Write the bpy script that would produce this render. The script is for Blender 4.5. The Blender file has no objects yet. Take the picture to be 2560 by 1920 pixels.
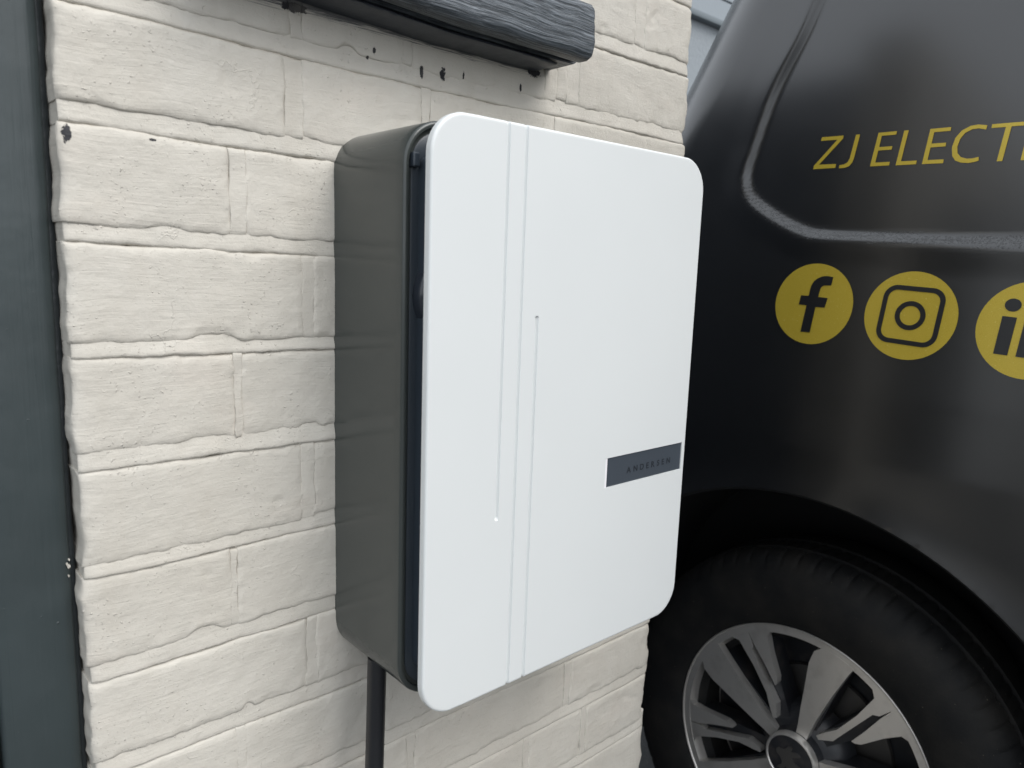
import bpy, bmesh, math, random
import numpy as np
from mathutils import Vector, Matrix

# ------------------------------------------------------------------ camera, sky, sun, exposure
sc = bpy.context.scene
col = sc.collection
cam_d = bpy.data.cameras.new('camera')
cam = bpy.data.objects.new('camera', cam_d)
col.objects.link(cam)
cam.location = (-0.50081, -0.60976, 0.13393)
cam.rotation_euler = (1.41181, -0.0344, -0.72178)
cam_d.sensor_fit = 'HORIZONTAL'
cam_d.sensor_width = 36.0
cam_d.lens = 1855.83 / 2560 * 36
cam_d.clip_start = 0.02
cam_d.clip_end = 2000
cam_d.dof.use_dof = True
cam_d.dof.focus_distance = 0.78
cam_d.dof.aperture_fstop = 9.0
sc.camera = cam

SUN_EL, SUN_AZ = math.radians(48), math.radians(160)      # azimuth clockwise from +Y
world = bpy.data.worlds.new('World')
sc.world = world
world.use_nodes = True
wn = world.node_tree
wn.nodes.clear()
sky = wn.nodes.new('ShaderNodeTexSky')
sky.sky_type = 'NISHITA'
sky.sun_disc = False
sky.sun_elevation = SUN_EL
sky.sun_rotation = SUN_AZ
sky.air_density = 1.0
sky.dust_density = 4.0
hs = wn.nodes.new('ShaderNodeHueSaturation')
hs.inputs['Saturation'].default_value = 0.35
bg = wn.nodes.new('ShaderNodeBackground')
bg.inputs['Strength'].default_value = 0.15
wo = wn.nodes.new('ShaderNodeOutputWorld')
wn.links.new(sky.outputs[0], hs.inputs['Color'])
veil = wn.nodes.new('ShaderNodeMix'); veil.data_type = 'RGBA'      # even overcast layer over the whole sky
veil.inputs[0].default_value = 0.72
veil.inputs[7].default_value = (8.3, 8.8, 9.4, 1)
wn.links.new(hs.outputs[0], veil.inputs[6])
wn.links.new(veil.outputs[2], bg.inputs['Color'])
wn.links.new(bg.outputs[0], wo.inputs['Surface'])

sun_d = bpy.data.lights.new('sun', 'SUN')
sun_d.energy = 1.15
sun_d.angle = math.radians(35)
sun_d.color = (1.0, 0.97, 0.93)
sun = bpy.data.objects.new('sun', sun_d)
col.objects.link(sun)
sdir = Vector((math.sin(SUN_AZ) * math.cos(SUN_EL), math.cos(SUN_AZ) * math.cos(SUN_EL), math.sin(SUN_EL)))
sun.rotation_euler = sdir.to_track_quat('Z', 'Y').to_euler()
sun.location = sdir * 20

vs = sc.view_settings
vs.view_transform = 'Standard'
vs.look = 'None'
vs.exposure = 0.40
vs.gamma = 1.0
vs.use_curve_mapping = False

# ------------------------------------------------------------------ helpers
def tag(o, label=None, cat=None, group=None, kind=None):
    if label: o['label'] = label
    if cat: o['category'] = cat
    if group: o['group'] = group
    if kind: o['kind'] = kind
    return o

def empty(name, loc=(0, 0, 0)):
    o = bpy.data.objects.new(name, None)
    o.empty_display_size = 0.05
    col.objects.link(o)
    o.location = loc
    return o

def mesh_obj(name, verts, faces, mat, parent=None, smooth=True, sharp=None):
    me = bpy.data.meshes.new(name)
    me.from_pydata([tuple(v) for v in verts], [], [tuple(f) for f in faces])
    me.update()
    if smooth:
        me.polygons.foreach_set('use_smooth', [True] * len(me.polygons))
        if sharp is not None:
            me.set_sharp_from_angle(angle=math.radians(sharp))
    o = bpy.data.objects.new(name, me)
    if mat: me.materials.append(mat)
    col.objects.link(o)
    if parent:
        o.parent = parent
        o.matrix_parent_inverse = Matrix.Translation(-Vector(parent.location)) if parent.parent is None else Matrix.Identity(4)
    return o

class MB:
    """collects vertices and faces for ONE mesh"""
    def __init__(s): s.v = []; s.f = []
    def add(s, v, f):
        n = len(s.v); s.v += [tuple(p) for p in v]; s.f += [tuple(i + n for i in q) for q in f]
    def box(s, x0, x1, y0, y1, z0, z1):
        v = [(x, y, z) for x in (x0, x1) for y in (y0, y1) for z in (z0, z1)]
        s.add(v, [(0, 1, 3, 2), (4, 6, 7, 5), (0, 4, 5, 1), (2, 3, 7, 6), (0, 2, 6, 4), (1, 5, 7, 3)])
    def build(s, name, mat, parent=None, smooth=False, sharp=35):
        return mesh_obj(name, s.v, s.f, mat, parent, smooth, sharp if smooth else None)

def bevel_box(name, x0, x1, y0, y1, z0, z1, r, mat, parent=None, seg=2):
    bm = bmesh.new()
    m = MB(); m.box(x0, x1, y0, y1, z0, z1)
    vs_ = [bm.verts.new(p) for p in m.v]
    for q in m.f: bm.faces.new([vs_[i] for i in q])
    bmesh.ops.recalc_face_normals(bm, faces=bm.faces)
    bmesh.ops.bevel(bm, geom=list(bm.edges), offset=r, segments=seg, profile=0.5, affect='EDGES')
    me = bpy.data.meshes.new(name); bm.to_mesh(me); bm.free()
    me.polygons.foreach_set('use_smooth', [True] * len(me.polygons))
    me.set_sharp_from_angle(angle=math.radians(40))
    me.materials.append(mat)
    o = bpy.data.objects.new(name, me); col.objects.link(o)
    if parent:
        o.parent = parent
        o.matrix_parent_inverse = Matrix.Translation(-Vector(parent.location))
    return o

# value noise ---------------------------------------------------------------
def _lat(seed): return np.random.RandomState(seed).rand(256, 256)
_LAT = {}
def vn(x, y, seed=0):
    if seed not in _LAT: _LAT[seed] = _lat(seed)
    L = _LAT[seed]
    x = np.asarray(x, float); y = np.asarray(y, float)
    xi = np.floor(x).astype(int); yi = np.floor(y).astype(int)
    fx = x - xi; fy = y - yi
    fx = fx * fx * (3 - 2 * fx); fy = fy * fy * (3 - 2 * fy)
    a = L[xi % 256, yi % 256]; b = L[(xi + 1) % 256, yi % 256]
    c = L[xi % 256, (yi + 1) % 256]; d = L[(xi + 1) % 256, (yi + 1) % 256]
    return (a * (1 - fx) + b * fx) * (1 - fy) + (c * (1 - fx) + d * fx) * fy - 0.5
def fbm(x, y, seed=0, oct_=4):
    s = 0; a = 1.0; k = 1.0
    for i in range(oct_):
        s = s + a * vn(np.asarray(x) * k, np.asarray(y) * k, seed + i); a *= 0.5; k *= 2.03
    return s

# ------------------------------------------------------------------ materials
class NT:
    def __init__(s, name):
        s.m = bpy.data.materials.new(name); s.m.use_nodes = True
        s.t = s.m.node_tree; s.n = s.t.nodes; s.l = s.t.links
        s.b = s.n['Principled BSDF']
        s.geo = None
    def new(s, t, **kw):
        n = s.n.new('ShaderNode' + t)
        for k, v in kw.items(): setattr(n, k, v)
        return n
    def link(s, a, b): s.l.new(a, b)
    def pos(s):
        if s.geo is None: s.geo = s.new('NewGeometry')
        return s.geo.outputs['Position']
    def mapping(s, scale=(1, 1, 1), rot=(0, 0, 0), src=None):
        m = s.new('Mapping'); m.inputs['Scale'].default_value = scale; m.inputs['Rotation'].default_value = rot
        s.link(src or s.pos(), m.inputs['Vector']); return m.outputs[0]
    def noise(s, scale=5, detail=4, rough=0.55, dist=0.0, src=None):
        n = s.new('TexNoise'); n.inputs['Scale'].default_value = scale; n.inputs['Detail'].default_value = detail
        n.inputs['Roughness'].default_value = rough; n.inputs['Distortion'].default_value = dist
        s.link(src or s.pos(), n.inputs['Vector']); return n.outputs['Fac']
    def math(s, op, a, b=None, clamp=False):
        n = s.new('Math', operation=op); n.use_clamp = clamp
        for i, v in enumerate((a, b)):
            if v is None: continue
            if isinstance(v, (int, float)): n.inputs[i].default_value = v
            else: s.link(v, n.inputs[i])
        return n.outputs[0]
    def ramp(s, fac, lo, hi, a=0.0, b=1.0):
        n = s.new('MapRange'); n.clamp = True
        n.inputs[1].default_value = lo; n.inputs[2].default_value = hi; n.inputs[3].default_value = a; n.inputs[4].default_value = b
        s.link(fac, n.inputs[0]); return n.outputs[0]
    def mix(s, fac, a, b):
        n = s.new('Mix', data_type='RGBA')
        if isinstance(fac, (int, float)): n.inputs[0].default_value = fac
        else: s.link(fac, n.inputs[0])
        for i, v in ((6, a), (7, b)):
            if isinstance(v, tuple): n.inputs[i].default_value = (*v[:3], 1)
            else: s.link(v, n.inputs[i])
        return n.outputs[2]
    def bump(s, h, dist=0.001, strength=1.0, prev=None):
        n = s.new('Bump'); n.inputs['Strength'].default_value = strength; n.inputs['Distance'].default_value = dist
        s.link(h, n.inputs['Height'])
        if prev is not None: s.link(prev, n.inputs['Normal'])
        return n.outputs[0]
    def set(s, **kw):
        for k, v in kw.items():
            k = k.replace('_', ' ')
            i = s.b.inputs[k]
            if isinstance(v, tuple): i.default_value = (*v[:3], 1) if len(v) == 3 and i.type == 'RGBA' else v
            elif isinstance(v, (int, float)): i.default_value = v
            else: s.link(v, i)
        return s

def simple(name, colr, rough=0.5, metal=0.0, bump=0, bscale=400, **kw):
    t = NT(name); t.set(Base_Color=colr, Roughness=rough, Metallic=metal)
    if bump: t.set(Normal=t.bump(t.noise(bscale, 3), bump))
    t.set(**kw) if kw else None
    return t.m

M = {}
# --- cream masonry paint with brush marks, nibs, hairline cracks and chips down to the dark brick
def wall_paint():
    t = NT('cream_masonry_paint')
    P = t.pos()
    big = t.noise(6, 3)
    c = t.mix(t.ramp(big, .35, .65), (.575, .540, .475), (.615, .582, .518))
    pk = t.ramp(t.noise(9, 4, src=t.mapping((1, 1, 1.7))), .56, .75, 0, .5)
    c = t.mix(pk, c, (.655, .595, .520))
    # grime in the lowest relief
    sp = t.ramp(t.noise(260, 2), .70, .78, 0, .25)
    c = t.mix(sp, c, (.50, .46, .40))
    # chips: (x, z, rx, rz)
    chips = [(-.3805, .2135, .0034, .0075), (-.211, .336, .013, .0045), (-.136, .318, .0020, .0045), (-.142, .311, .0016, .0016),
             (-.084, .310, .0024, .0065), (-.060, .312, .0040, .0075), (-.035, .316, .0014, .0042), (.040, .317, .0016, .0042),
             (-.3245, .2165, .0034, .0012), (.058, .335, .010, .005)]
    sep = t.new('SeparateXYZ'); t.link(P, sep.inputs[0])
    wob = t.math('MULTIPLY', t.math('SUBTRACT', t.noise(230, 4, .7), .5), 3.2)
    mask = None
    for (cx, cz, rx, rz) in chips:
        dx = t.math('DIVIDE', t.math('SUBTRACT', sep.outputs[0], cx), rx)
        dz = t.math('DIVIDE', t.math('SUBTRACT', sep.outputs[2], cz), rz)
        d = t.math('ADD', t.math('MULTIPLY', dx, dx), t.math('MULTIPLY', dz, dz))
        d = t.math('ADD', d, wob)
        k = t.ramp(d, .62, .78, 1, 0)
        mask = k if mask is None else t.math('MAXIMUM', mask, k)
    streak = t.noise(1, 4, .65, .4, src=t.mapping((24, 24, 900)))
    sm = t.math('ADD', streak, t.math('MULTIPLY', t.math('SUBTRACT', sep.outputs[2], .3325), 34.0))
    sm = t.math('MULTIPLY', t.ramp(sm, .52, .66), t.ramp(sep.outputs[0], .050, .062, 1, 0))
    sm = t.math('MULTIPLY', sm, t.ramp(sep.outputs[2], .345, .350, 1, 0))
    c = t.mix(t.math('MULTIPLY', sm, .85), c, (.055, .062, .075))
    c = t.mix(mask, c, (.030, .030, .034))
    dirt = t.ramp(t.noise(1, 4, .6, src=t.mapping((26, 26, 7))), .52, .78, 0, .30)
    c = t.mix(dirt, c, (.50, .455, .385))
    patch_ = t.ramp(t.noise(14, 5, .65), .60, .72, 0, .22)
    c = t.mix(patch_, c, (.70, .675, .62))
    # relief
    dis = t.new('VectorMath', operation='MULTIPLY_ADD')
    dn2 = t.new('TexNoise'); dn2.inputs['Scale'].default_value = 9; t.link(P, dn2.inputs['Vector'])
    t.link(dn2.outputs['Color'], dis.inputs[0]); dis.inputs[1].default_value = (.022, .0, .022); t.link(P, dis.inputs[2])
    brush = t.noise(1, 3, .6, src=t.mapping((42, 42, 1250), src=dis.outputs[0]))
    brush2 = t.noise(1, 2, .5, src=t.mapping((16, 16, 330), (0, .12, 0), src=dis.outputs[0]))
    nib = t.math('MULTIPLY', t.ramp(t.noise(430, 1, .4), .66, .78), t.ramp(t.noise(22, 2), .42, .62))
    lump = t.noise(42, 4, .6)
    grit = t.noise(900, 3, .75)
    gmask = t.ramp(sep.outputs[0], .085, .13)
    zmask = t.ramp(sep.outputs[2], .20, .27)
    gm = t.math('MULTIPLY', gmask, zmask)
    n1 = t.bump(lump, .0023, .75)
    n1 = t.bump(brush2, .0004, .7, n1)
    n1 = t.bump(t.math('MULTIPLY', brush, t.math('SUBTRACT', 1.0, gm)), .00032, .75, n1)
    n1 = t.bump(nib, .0007, .85, n1)
    vo = t.new('TexVoronoi', feature='DISTANCE_TO_EDGE'); vo.inputs['Scale'].default_value = 26
    wv = t.new('VectorMath', operation='MULTIPLY_ADD')
    dn3 = t.new('TexNoise'); dn3.inputs['Scale'].default_value = 55; dn3.inputs['Detail'].default_value = 3; t.link(P, dn3.inputs['Vector'])
    t.link(dn3.outputs['Color'], wv.inputs[0]); wv.inputs[1].default_value = (.035, .035, .035); t.link(P, wv.inputs[2]); t.link(wv.outputs[0], vo.inputs['Vector'])
    wrk = t.math('MULTIPLY', t.ramp(vo.outputs['Distance'], .004, .020, 1, 0), t.ramp(t.noise(17, 2), .60, .68))
    n1 = t.bump(wrk, .0004, .7, n1)
    n1 = t.bump(t.math('MULTIPLY', grit, t.math('ADD', t.math('MULTIPLY', gm, 1.0), .10)), .0011, .8, n1)
    n1 = t.bump(t.math('SUBTRACT', 1.0, mask), .0008, .8, n1)
    t.set(Base_Color=c, Roughness=t.ramp(t.noise(30, 3), .3, .7, .50, .64), Normal=n1)
    t.b.inputs['Specular IOR Level'].default_value = 0.35
    return t.m
M['wall'] = wall_paint()

def slate_paint(name, axis, rough=.30, colr=(.050, .060, .068)):
    """dark slate gloss timber paint; grain runs along axis"""
    t = NT(name)
    s = {'x': (14, 260, 260), 'z': (330, 330, 9)}[axis]
    g = t.noise(1, 4, .6, .6, src=t.mapping(s))
    n1 = t.bump(g, .00035, .7)
    n1 = t.bump(t.ramp(t.noise(200, 2), .74, .84), .0006, .8, n1)
    n1 = t.bump(t.noise(24, 3), .0015, .5, n1)
    c = t.mix(t.ramp(t.noise(12, 3), .3, .7), colr, tuple(v * 1.18 for v in colr))
    fl = t.ramp(t.noise(420, 2, .6), .81, .83, 0, .7)
    c = t.mix(fl, c, (.45, .46, .45))
    t.set(Base_Color=c, Roughness=t.ramp(t.noise(60, 3), .3, .7, rough - .06, rough + .08), Normal=n1)
    return t.m
M['frame'] = slate_paint('slate_paint_upright', 'z', .34, (.036, .047, .049))
def sill_mat():
    t = NT('slate_paint_weathered_sill')
    dis = t.new('VectorMath', operation='MULTIPLY_ADD')
    dn = t.new('TexNoise'); dn.inputs['Scale'].default_value = 14; t.link(t.pos(), dn.inputs['Vector'])
    t.link(dn.outputs['Color'], dis.inputs[0]); dis.inputs[1].default_value = (0, .009, .009); t.link(t.pos(), dis.inputs[2])
    g = t.noise(1, 5, .7, .3, src=t.mapping((9, 760, 760), src=dis.outputs[0]))
    c = t.mix(t.ramp(g, .45, .66), (.036, .045, .054), (.19, .215, .24))
    n1 = t.bump(g, .0012, .9)
    n1 = t.bump(t.noise(1, 3, src=t.mapping((7, 210, 210), src=dis.outputs[0])), .0016, .8, n1)
    t.set(Base_Color=c, Roughness=.36, Normal=n1)
    return t.m
M['sill'] = sill_mat()
M['mould'] = slate_paint('slate_paint_moulding', 'x', .38, (.034, .040, .050))
M['sealant'] = simple('dark_sealant', (.018, .023, .026), .35, bump=.0012, bscale=90)

# --- charger
def satin(name, colr, rough, peel=.00006, scale=900, var=.04):
    t = NT(name)
    n1 = t.bump(t.noise(scale, 2), peel, .6)
    c = t.mix(t.ramp(t.noise(7, 2), .35, .65), tuple(v * (1 - var) for v in colr), colr)
    t.set(Base_Color=c, Roughness=t.ramp(t.noise(18, 3), .3, .7, rough - .03, rough + .04), Normal=n1)
    return t.m
M['panel'] = satin('white_satin_powder_coat', (.715, .735, .730), .42, .00005, 1300, .012)
M['shell'] = satin('graphite_painted_shell', (.052, .059, .056), .19, .00003, 500, .05)
M['core'] = satin('dark_blue_grey_plastic', (.036, .047, .060), .36)
M['white_edge'] = simple('gloss_white_edge', (.90, .88, .90), .15)
M['badge'] = satin('slate_badge_insert', (.060, .072, .088), .36)
M['badge_text'] = simple('badge_lettering_dark', (.018, .022, .028), .5)
M['cable'] = satin('black_rubber_cable', (.018, .019, .022), .42, .0003, 260, .2)
M['socket'] = satin('smoked_plastic', (.030, .036, .046), .12)

# --- van
def van_paint():
    t = NT('satin_black_vehicle_paint')
    n1 = t.bump(t.noise(700, 2), .00003, .5)
    # fine rain beads, only where the surface faces up a little
    geo = t.new('NewGeometry'); sp = t.new('SeparateXYZ'); t.link(geo.outputs['True Normal'], sp.inputs[0])
    up = t.ramp(sp.outputs[2], .25, .45)
    vo = t.new('TexVoronoi', feature='F1'); vo.inputs['Scale'].default_value = 330; vo.inputs['Randomness'].default_value = 1
    t.link(t.pos(), vo.inputs['Vector'])
    drop = t.math('MULTIPLY', t.ramp(vo.outputs['Distance'], .18, .50, 1, 0), up)
    n1 = t.bump(drop, .0016, 1.0, n1)
    dust = t.ramp(t.noise(5, 4), .45, .75, 0, .35)
    c = t.mix(dust, (.0045, .0048, .0055), (.0085, .0085, .009))
    t.set(Base_Color=c, Roughness=t.ramp(t.noise(9, 3), .3, .7, .30, .36), Normal=n1)
    t.b.inputs['IOR'].default_value = 1.5
    t.b.inputs['Coat Weight'].default_value = 1.0
    t.b.inputs['Coat Roughness'].default_value = .22
    return t.m
M['van'] = van_paint()
def gold():
    t = NT('gold_vinyl')
    fl = t.noise(1400, 2, .8)
    pk = t.ramp(t.noise(350, 2, .6), .68, .74, 0, .6)
    c = t.mix(t.ramp(fl, .35, .7), (.43, .315, .030), (.56, .42, .055))
    c = t.mix(pk, c, (.75, .62, .20))
    t.set(Base_Color=c, Roughness=.27, Metallic=.2, Normal=t.bump(t.noise(900, 2), .0001, .5))
    return t.m
M['gold'] = gold()
M['mark'] = simple('black_mark', (.0095, .010, .0115), .30)
M['tyre'] = None
def tyre_mat():
    t = NT('tyre_rubber')
    c = t.mix(t.ramp(t.noise(16, 4), .4, .7), (.006, .0062, .0065), (.014, .013, .0115))
    c = t.mix(t.ramp(t.noise(300, 1), .78, .82, 0, .5), c, (.25, .22, .16))
    t.set(Base_Color=c, Roughness=.72, Specular_IOR_Level=.25, Normal=t.bump(t.noise(240, 3), .0006, .6))
    return t.m
M['tyre'] = tyre_mat()
def alloy(name, colr, rough, metal):
    t = NT(name)
    c = t.mix(t.ramp(t.noise(25, 4), .5, .8, 0, .3), colr, (.16, .13, .11))
    t.set(Base_Color=c, Roughness=t.ramp(t.noise(60, 3), .3, .7, rough, rough + .1), Metallic=metal, Normal=t.bump(t.noise(300, 2), .0001, .5))
    return t.m
M['alloy'] = alloy('machined_alloy_face', (.60, .575, .54), .30, .75)
M['alloy_dark'] = alloy('black_alloy_pocket', (.014, .015, .018), .38, .1)
M['liner'] = simple('arch_liner_plastic', (.006, .006, .0065), .8)
M['lamp'] = simple('red_lamp_lens', (.25, .01, .01), .15)
M['glass'] = simple('dark_window_glass', (.012, .014, .016), .06)
M['disc'] = simple('brake_disc_steel', (.12, .115, .11), .45, .8)

# --- surroundings
def ground_mat():
    t = NT('wet_tarmac_drive')
    a = t.noise(160, 4, .7)
    c = t.mix(t.ramp(a, .35, .7), (.045, .046, .048), (.11, .108, .104))
    c = t.mix(t.ramp(t.noise(1.3, 4), .4, .7, 0, .5), c, (.05, .052, .055))
    t.set(Base_Color=c, Roughness=t.ramp(t.noise(2, 3), .35, .65, .35, .75), Normal=t.bump(a, .004, .8))
    return t.m
M['ground'] = ground_mat()
M['render'] = simple('pale_grey_render', (.25, .275, .295), .8, bump=.004, bscale=60)
M['cladding'] = simple('grey_cladding_board', (.24, .27, .295), .6, bump=.001, bscale=40)
M['cladding_trim'] = simple('grey_trim', (.13, .155, .17), .6)
M['return'] = simple('grey_boarding', (.085, .10, .125), .7, bump=.001, bscale=60)
M['door'] = slate_paint('slate_door_paint', 'z', .33, (.046, .055, .062))

# ------------------------------------------------------------------ ground
GZ = -1.065
def ground():
    n = 40
    xs = np.r_[-400, -60, np.linspace(-8, 8, n), 60, 400]
    v = []; f = []
    for i, x in enumerate(xs):
        for j, y in enumerate(xs):
            h = 0.006 * float(fbm(x * 1.3, y * 1.3, 5, 3)) if abs(x) < 9 and abs(y) < 9 else 0
            v.append((x, y, GZ + h - .004))
    k = len(xs)
    for i in range(k - 1):
        for j in range(k - 1):
            f.append((i * k + j, (i + 1) * k + j, (i + 1) * k + j + 1, i * k + j + 1))
    o = mesh_obj('ground', v, f, M['ground'])
    tag(o, kind='structure')
ground()

# ------------------------------------------------------------------ painted brick pier
XL, XR = -.386, .3310
J = [(.464, .477), (.381, .396), (.297, .311), (.217, .231), (.135, .147), (.053, .063), (-.031, -.018), (-.115, -.105),
     (-.200, -.186), (-.284, -.269), (-.369, -.354), (-.448, -.434), (-.532, -.519)]
PERP = [[-.27, -.012, .2275], [-.21, -.10, .083, .117], [-.2125, -.079, .083], [-.2615, -.03, .08, .2], [-.2005, -.085, .15],
        [-.265, -.03, .08, .2], [-.2025, -.085, .15], [-.272, -.03, .08, .2], [-.2, -.085, .15], [-.27, -.03, .08, .205],
        [-.2, -.087, .1565], [-.268, -.034, .088, .192]]
PW = {(-.2125): .0075, (.2275): .0085, .117: .009, .083: .0075, -.2615: .0062, -.2005: .0045, -.2025: .0050, -.265: .0022, -.272: .0022, -.27: .0025, -.085: .003}
RE = {0: .3315, 1: .3335, 2: .3330, 3: .329, 9: .329, 10: .3275, 11: .3265}
random.seed(7)
def zwarp(x, z):
    """beds are not quite straight"""
    return .0045 * np.clip((-.16 - x) / .22, 0, 1) * (np.clip((z + .1) / .3, 0, 1)) + .0022 * fbm(x * 5, z * 9, 41, 2)

def axis_pts(a, b, res, e=(0, .0007, .0016, .003, .0052)):
    if b - a < 2.6 * e[-1]: e = tuple(k * (b - a) / (2.6 * e[-1]) for k in e)
    n = max(3, int((b - a - 2 * e[-1]) / res))
    mid = np.linspace(a + e[-1], b - e[-1], n)
    return np.r_[[a + k for k in e[:-1]], mid, [b - k for k in e[:-1][::-1]]]

def patch(x0, x1, z0, z1, seed, res, kind, bites=(), left_end=False, right_end=False, base=0.0, zhi=None):
    xs = axis_pts(x0, x1, res); zs = axis_pts(z0, z1, res)
    X, Z = np.meshgrid(xs, zs, indexing='ij')
    u = (X - x0) / (x1 - x0); w = (Z - z0) / (z1 - z0)
    am = .0020 if kind == 'brick' else (.0030 if kind == 'perp' else .0010)
    zf = Z.ravel()[:1][0]
    wl = am * fbm(Z * 45, Z * 0 + seed, 11, 4) * (1.3 if left_end else 1)
    wr = am * fbm(Z * 55, Z * 0 + seed + 7, 12, 3) * (3.0 if right_end else 1)
    wb = am * fbm(X * 38, X * 0 + seed + 3, 13, 4)
    if kind == 'bed': wb = wb + .0009 * fbm(X * 160, X * 0 + seed, 15, 3)
    wt = am * fbm(X * 38, X * 0 + seed + 5, 14, 4)
    for (bx, bw, bh) in bites:                       # chipped lower arris
        wb = wb + bh * np.exp(-((X - bx) / bw) ** 4)
    dl = (X - x0); dr = (x1 - X); db = (Z - z0); dt = (z1 - Z)
    Xn = X + wl * (1 - u) + wr * u
    Zn = Z + wb * (1 - w) + wt * w
    d = np.minimum(np.minimum(dl, dr), np.minimum(db, dt))
    d2 = np.sqrt(np.maximum(0, .004 - dl.clip(0, .004)) ** 2 + np.maximum(0, .004 - db.clip(0, .004)) ** 2)
    if kind == 'brick':
        y = -base - .0013 * fbm(X * 9, Z * 14, 21, 4) - .0005 * fbm(X * 60, Z * 70, 24, 3)
        rr = .0012 + .0012 * (vn(X * 20, Z * 20, 31) + .5)
        y = y + .0014 * np.exp(-np.minimum(dl, dr) / rr) + .0030 * np.exp(-dt / rr) + .0019 * np.exp(-db / rr)
        y = y - .0016 * fbm(X * 150, Z * 150, 27, 3) * np.exp(-d / .005)
        # spalled corners and shallow scars
        sc_ = np.clip(fbm(X * 24 + seed * 3.1, Z * 30, 51, 3) - .46, 0, 1)
        y = y + .007 * sc_
        if left_end: y = y + .0022 * np.exp(-dl / .003)
        if right_end: y = y + .005 * np.exp(-dr / .005)
    else:
        tz = np.clip((Z - z0) / ((zhi or z1) - z0), 0, 1.25)
        lo = -.0004 - .0018 * fbm(X * 9, X * 0 + seed, 61, 3)
        hi = .0017
        y = lo + (hi - lo) * tz + .0010 * fbm(X * 45, Z * 80, 62, 3)
        if kind == 'perp':
            y = .0005 + .0014 * fbm(X * 50 + seed, Z * 30, 63, 3) + .004 * np.exp(-np.minimum(db, dt) / .0012)
        else:
            y = y + .0050 * np.exp(-(db / .0008))
        if left_end: y = y + .003 * np.exp(-dl / .003)
        if right_end: y = y + .004 * np.exp(-dr / .004)
    Zw = Zn + zwarp(X, Z)
    nx, nz = X.shape
    V = np.stack([Xn, y, Zw], -1).reshape(-1, 3).tolist()
    F = [(i * nz + j, (i + 1) * nz + j, (i + 1) * nz + j + 1, i * nz + j + 1) for i in range(nx - 1) for j in range(nz - 1)]
    ring = [i * nz for i in range(nx)] + [(nx - 1) * nz + j for j in range(1, nz)] + [i * nz + nz - 1 for i in range(nx - 2, -1, -1)] + [j for j in range(nz - 2, 0, -1)]
    depths = (.008, .016, .026, .040, .10) if left_end else (.02, .10)
    prev = ring
    for dp in depths:
        base_i = len(V)
        for r in ring:
            p = V[r]
            k = .0022 * float(vn(p[2] * 90 + dp * 60, dp * 130 + seed, 71)) if left_end else 0
            V.append([p[0] + k, max(dp, p[1] + .002), p[2]])
        cur = [base_i + i for i in range(len(ring))]
        m = len(ring)
        for i in range(m):
            F.append((prev[i], cur[i], cur[(i + 1) % m], prev[(i + 1) % m]))
        prev = cur
    F = [tuple(q) for q in F]
    return V, F

def brick_wall():
    root = empty('brick_wall', (-.03, 0, GZ))
    tag(root, 'cream painted brick pier with chipped edges, behind the white box', 'wall')
    mort = MB()
    def near(c, r0): return r0
    joints = list(J)
    up = [(J[0][0] + .0835 * k, J[0][1] + .0835 * k) for k in range(1, 3)]
    dn = [(J[-1][0] - .0835 * k, J[-1][1] - .0835 * k) for k in range(1, 7)]
    alljs = up[::-1] + joints + dn
    n_up = len(up)
    seed = 1
    for ji, (lo, hi) in enumerate(alljs):
        vis = n_up <= ji < n_up + len(joints)
        res = .0030 if vis else .03
        V, F = patch(XL + .001, XR - .002, lo - .0012, hi + .010, seed, res, 'bed', left_end=True, right_end=True, zhi=hi + .002)
        mort.add(V, F); seed += 1
    for ji in range(len(alljs) - 1):
        ci = ji - n_up
        vis = 0 <= ci < 12
        z1 = alljs[ji][0]; z0 = alljs[ji + 1][1]
        perps = PERP[ci] if vis else (PERP[4] if ji % 2 == 0 else PERP[5])
        xr = RE.get(ci, XR + random.uniform(-.003, .002))
        xl = XL + random.uniform(-.0015, .0015)
        edges = [xl] + perps + [xr]
        for k in range(len(edges) - 1):
            a = edges[k] + (PW.get(edges[k], .0045) if k > 0 else 0)
            b = edges[k + 1] - (PW.get(edges[k + 1], .0045) if k < len(edges) - 2 else 0)
            bites = []
            if vis:
                if ci == 4 and k == 0: bites = [(-.283, .019, .0065)]
                elif ci == 7 and k == 0: bites = [(-.297, .012, .006)]
                elif ci == 8 and k == 0: bites = [(-.262, .004, .005)]
                elif ci == 5 and k == 0: bites = [(-.29, .015, .0025), (-.23, .02, .002)]
                elif ci == 5 and k == 1: bites = [(-.20, .01, .0035)]
                else: bites = [(random.uniform(a, b), random.uniform(.004, .02), random.uniform(.0005, .0035)) for _ in range(random.randint(0, 2))]
            hidden = (not vis) or (a > -.15 and b < .12 and 3 <= ci <= 8)
            res = .0024 if not hidden else .012
            V, F = patch(a, b, z0, z1, seed, res, 'brick', bites, left_end=(k == 0), right_end=(k == len(edges) - 2), base=random.uniform(-.0006, .0009))
            mesh_obj('brick', V, F, M['wall'], root); seed += 1
            if k > 0:
                pw = PW.get(edges[k], .0045)
                V, F = patch(edges[k] - pw - .001, edges[k] + pw + .001, z0 - .0006, z1 + .0006, seed, .0028 if not hidden else .012, 'perp')
                mort.add(V, F); seed += 1
    mort.build('mortar', M['wall'], root, smooth=True, sharp=None) if False else mesh_obj('mortar', mort.v, mort.f, M['wall'], root)
    m = MB(); m.box(XL + .012, XR - .012, .045, .10, alljs[-1][0] - .08, alljs[0][1])
    m.build('backing', M['wall'], root)
    return root
brick_wall()

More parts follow.
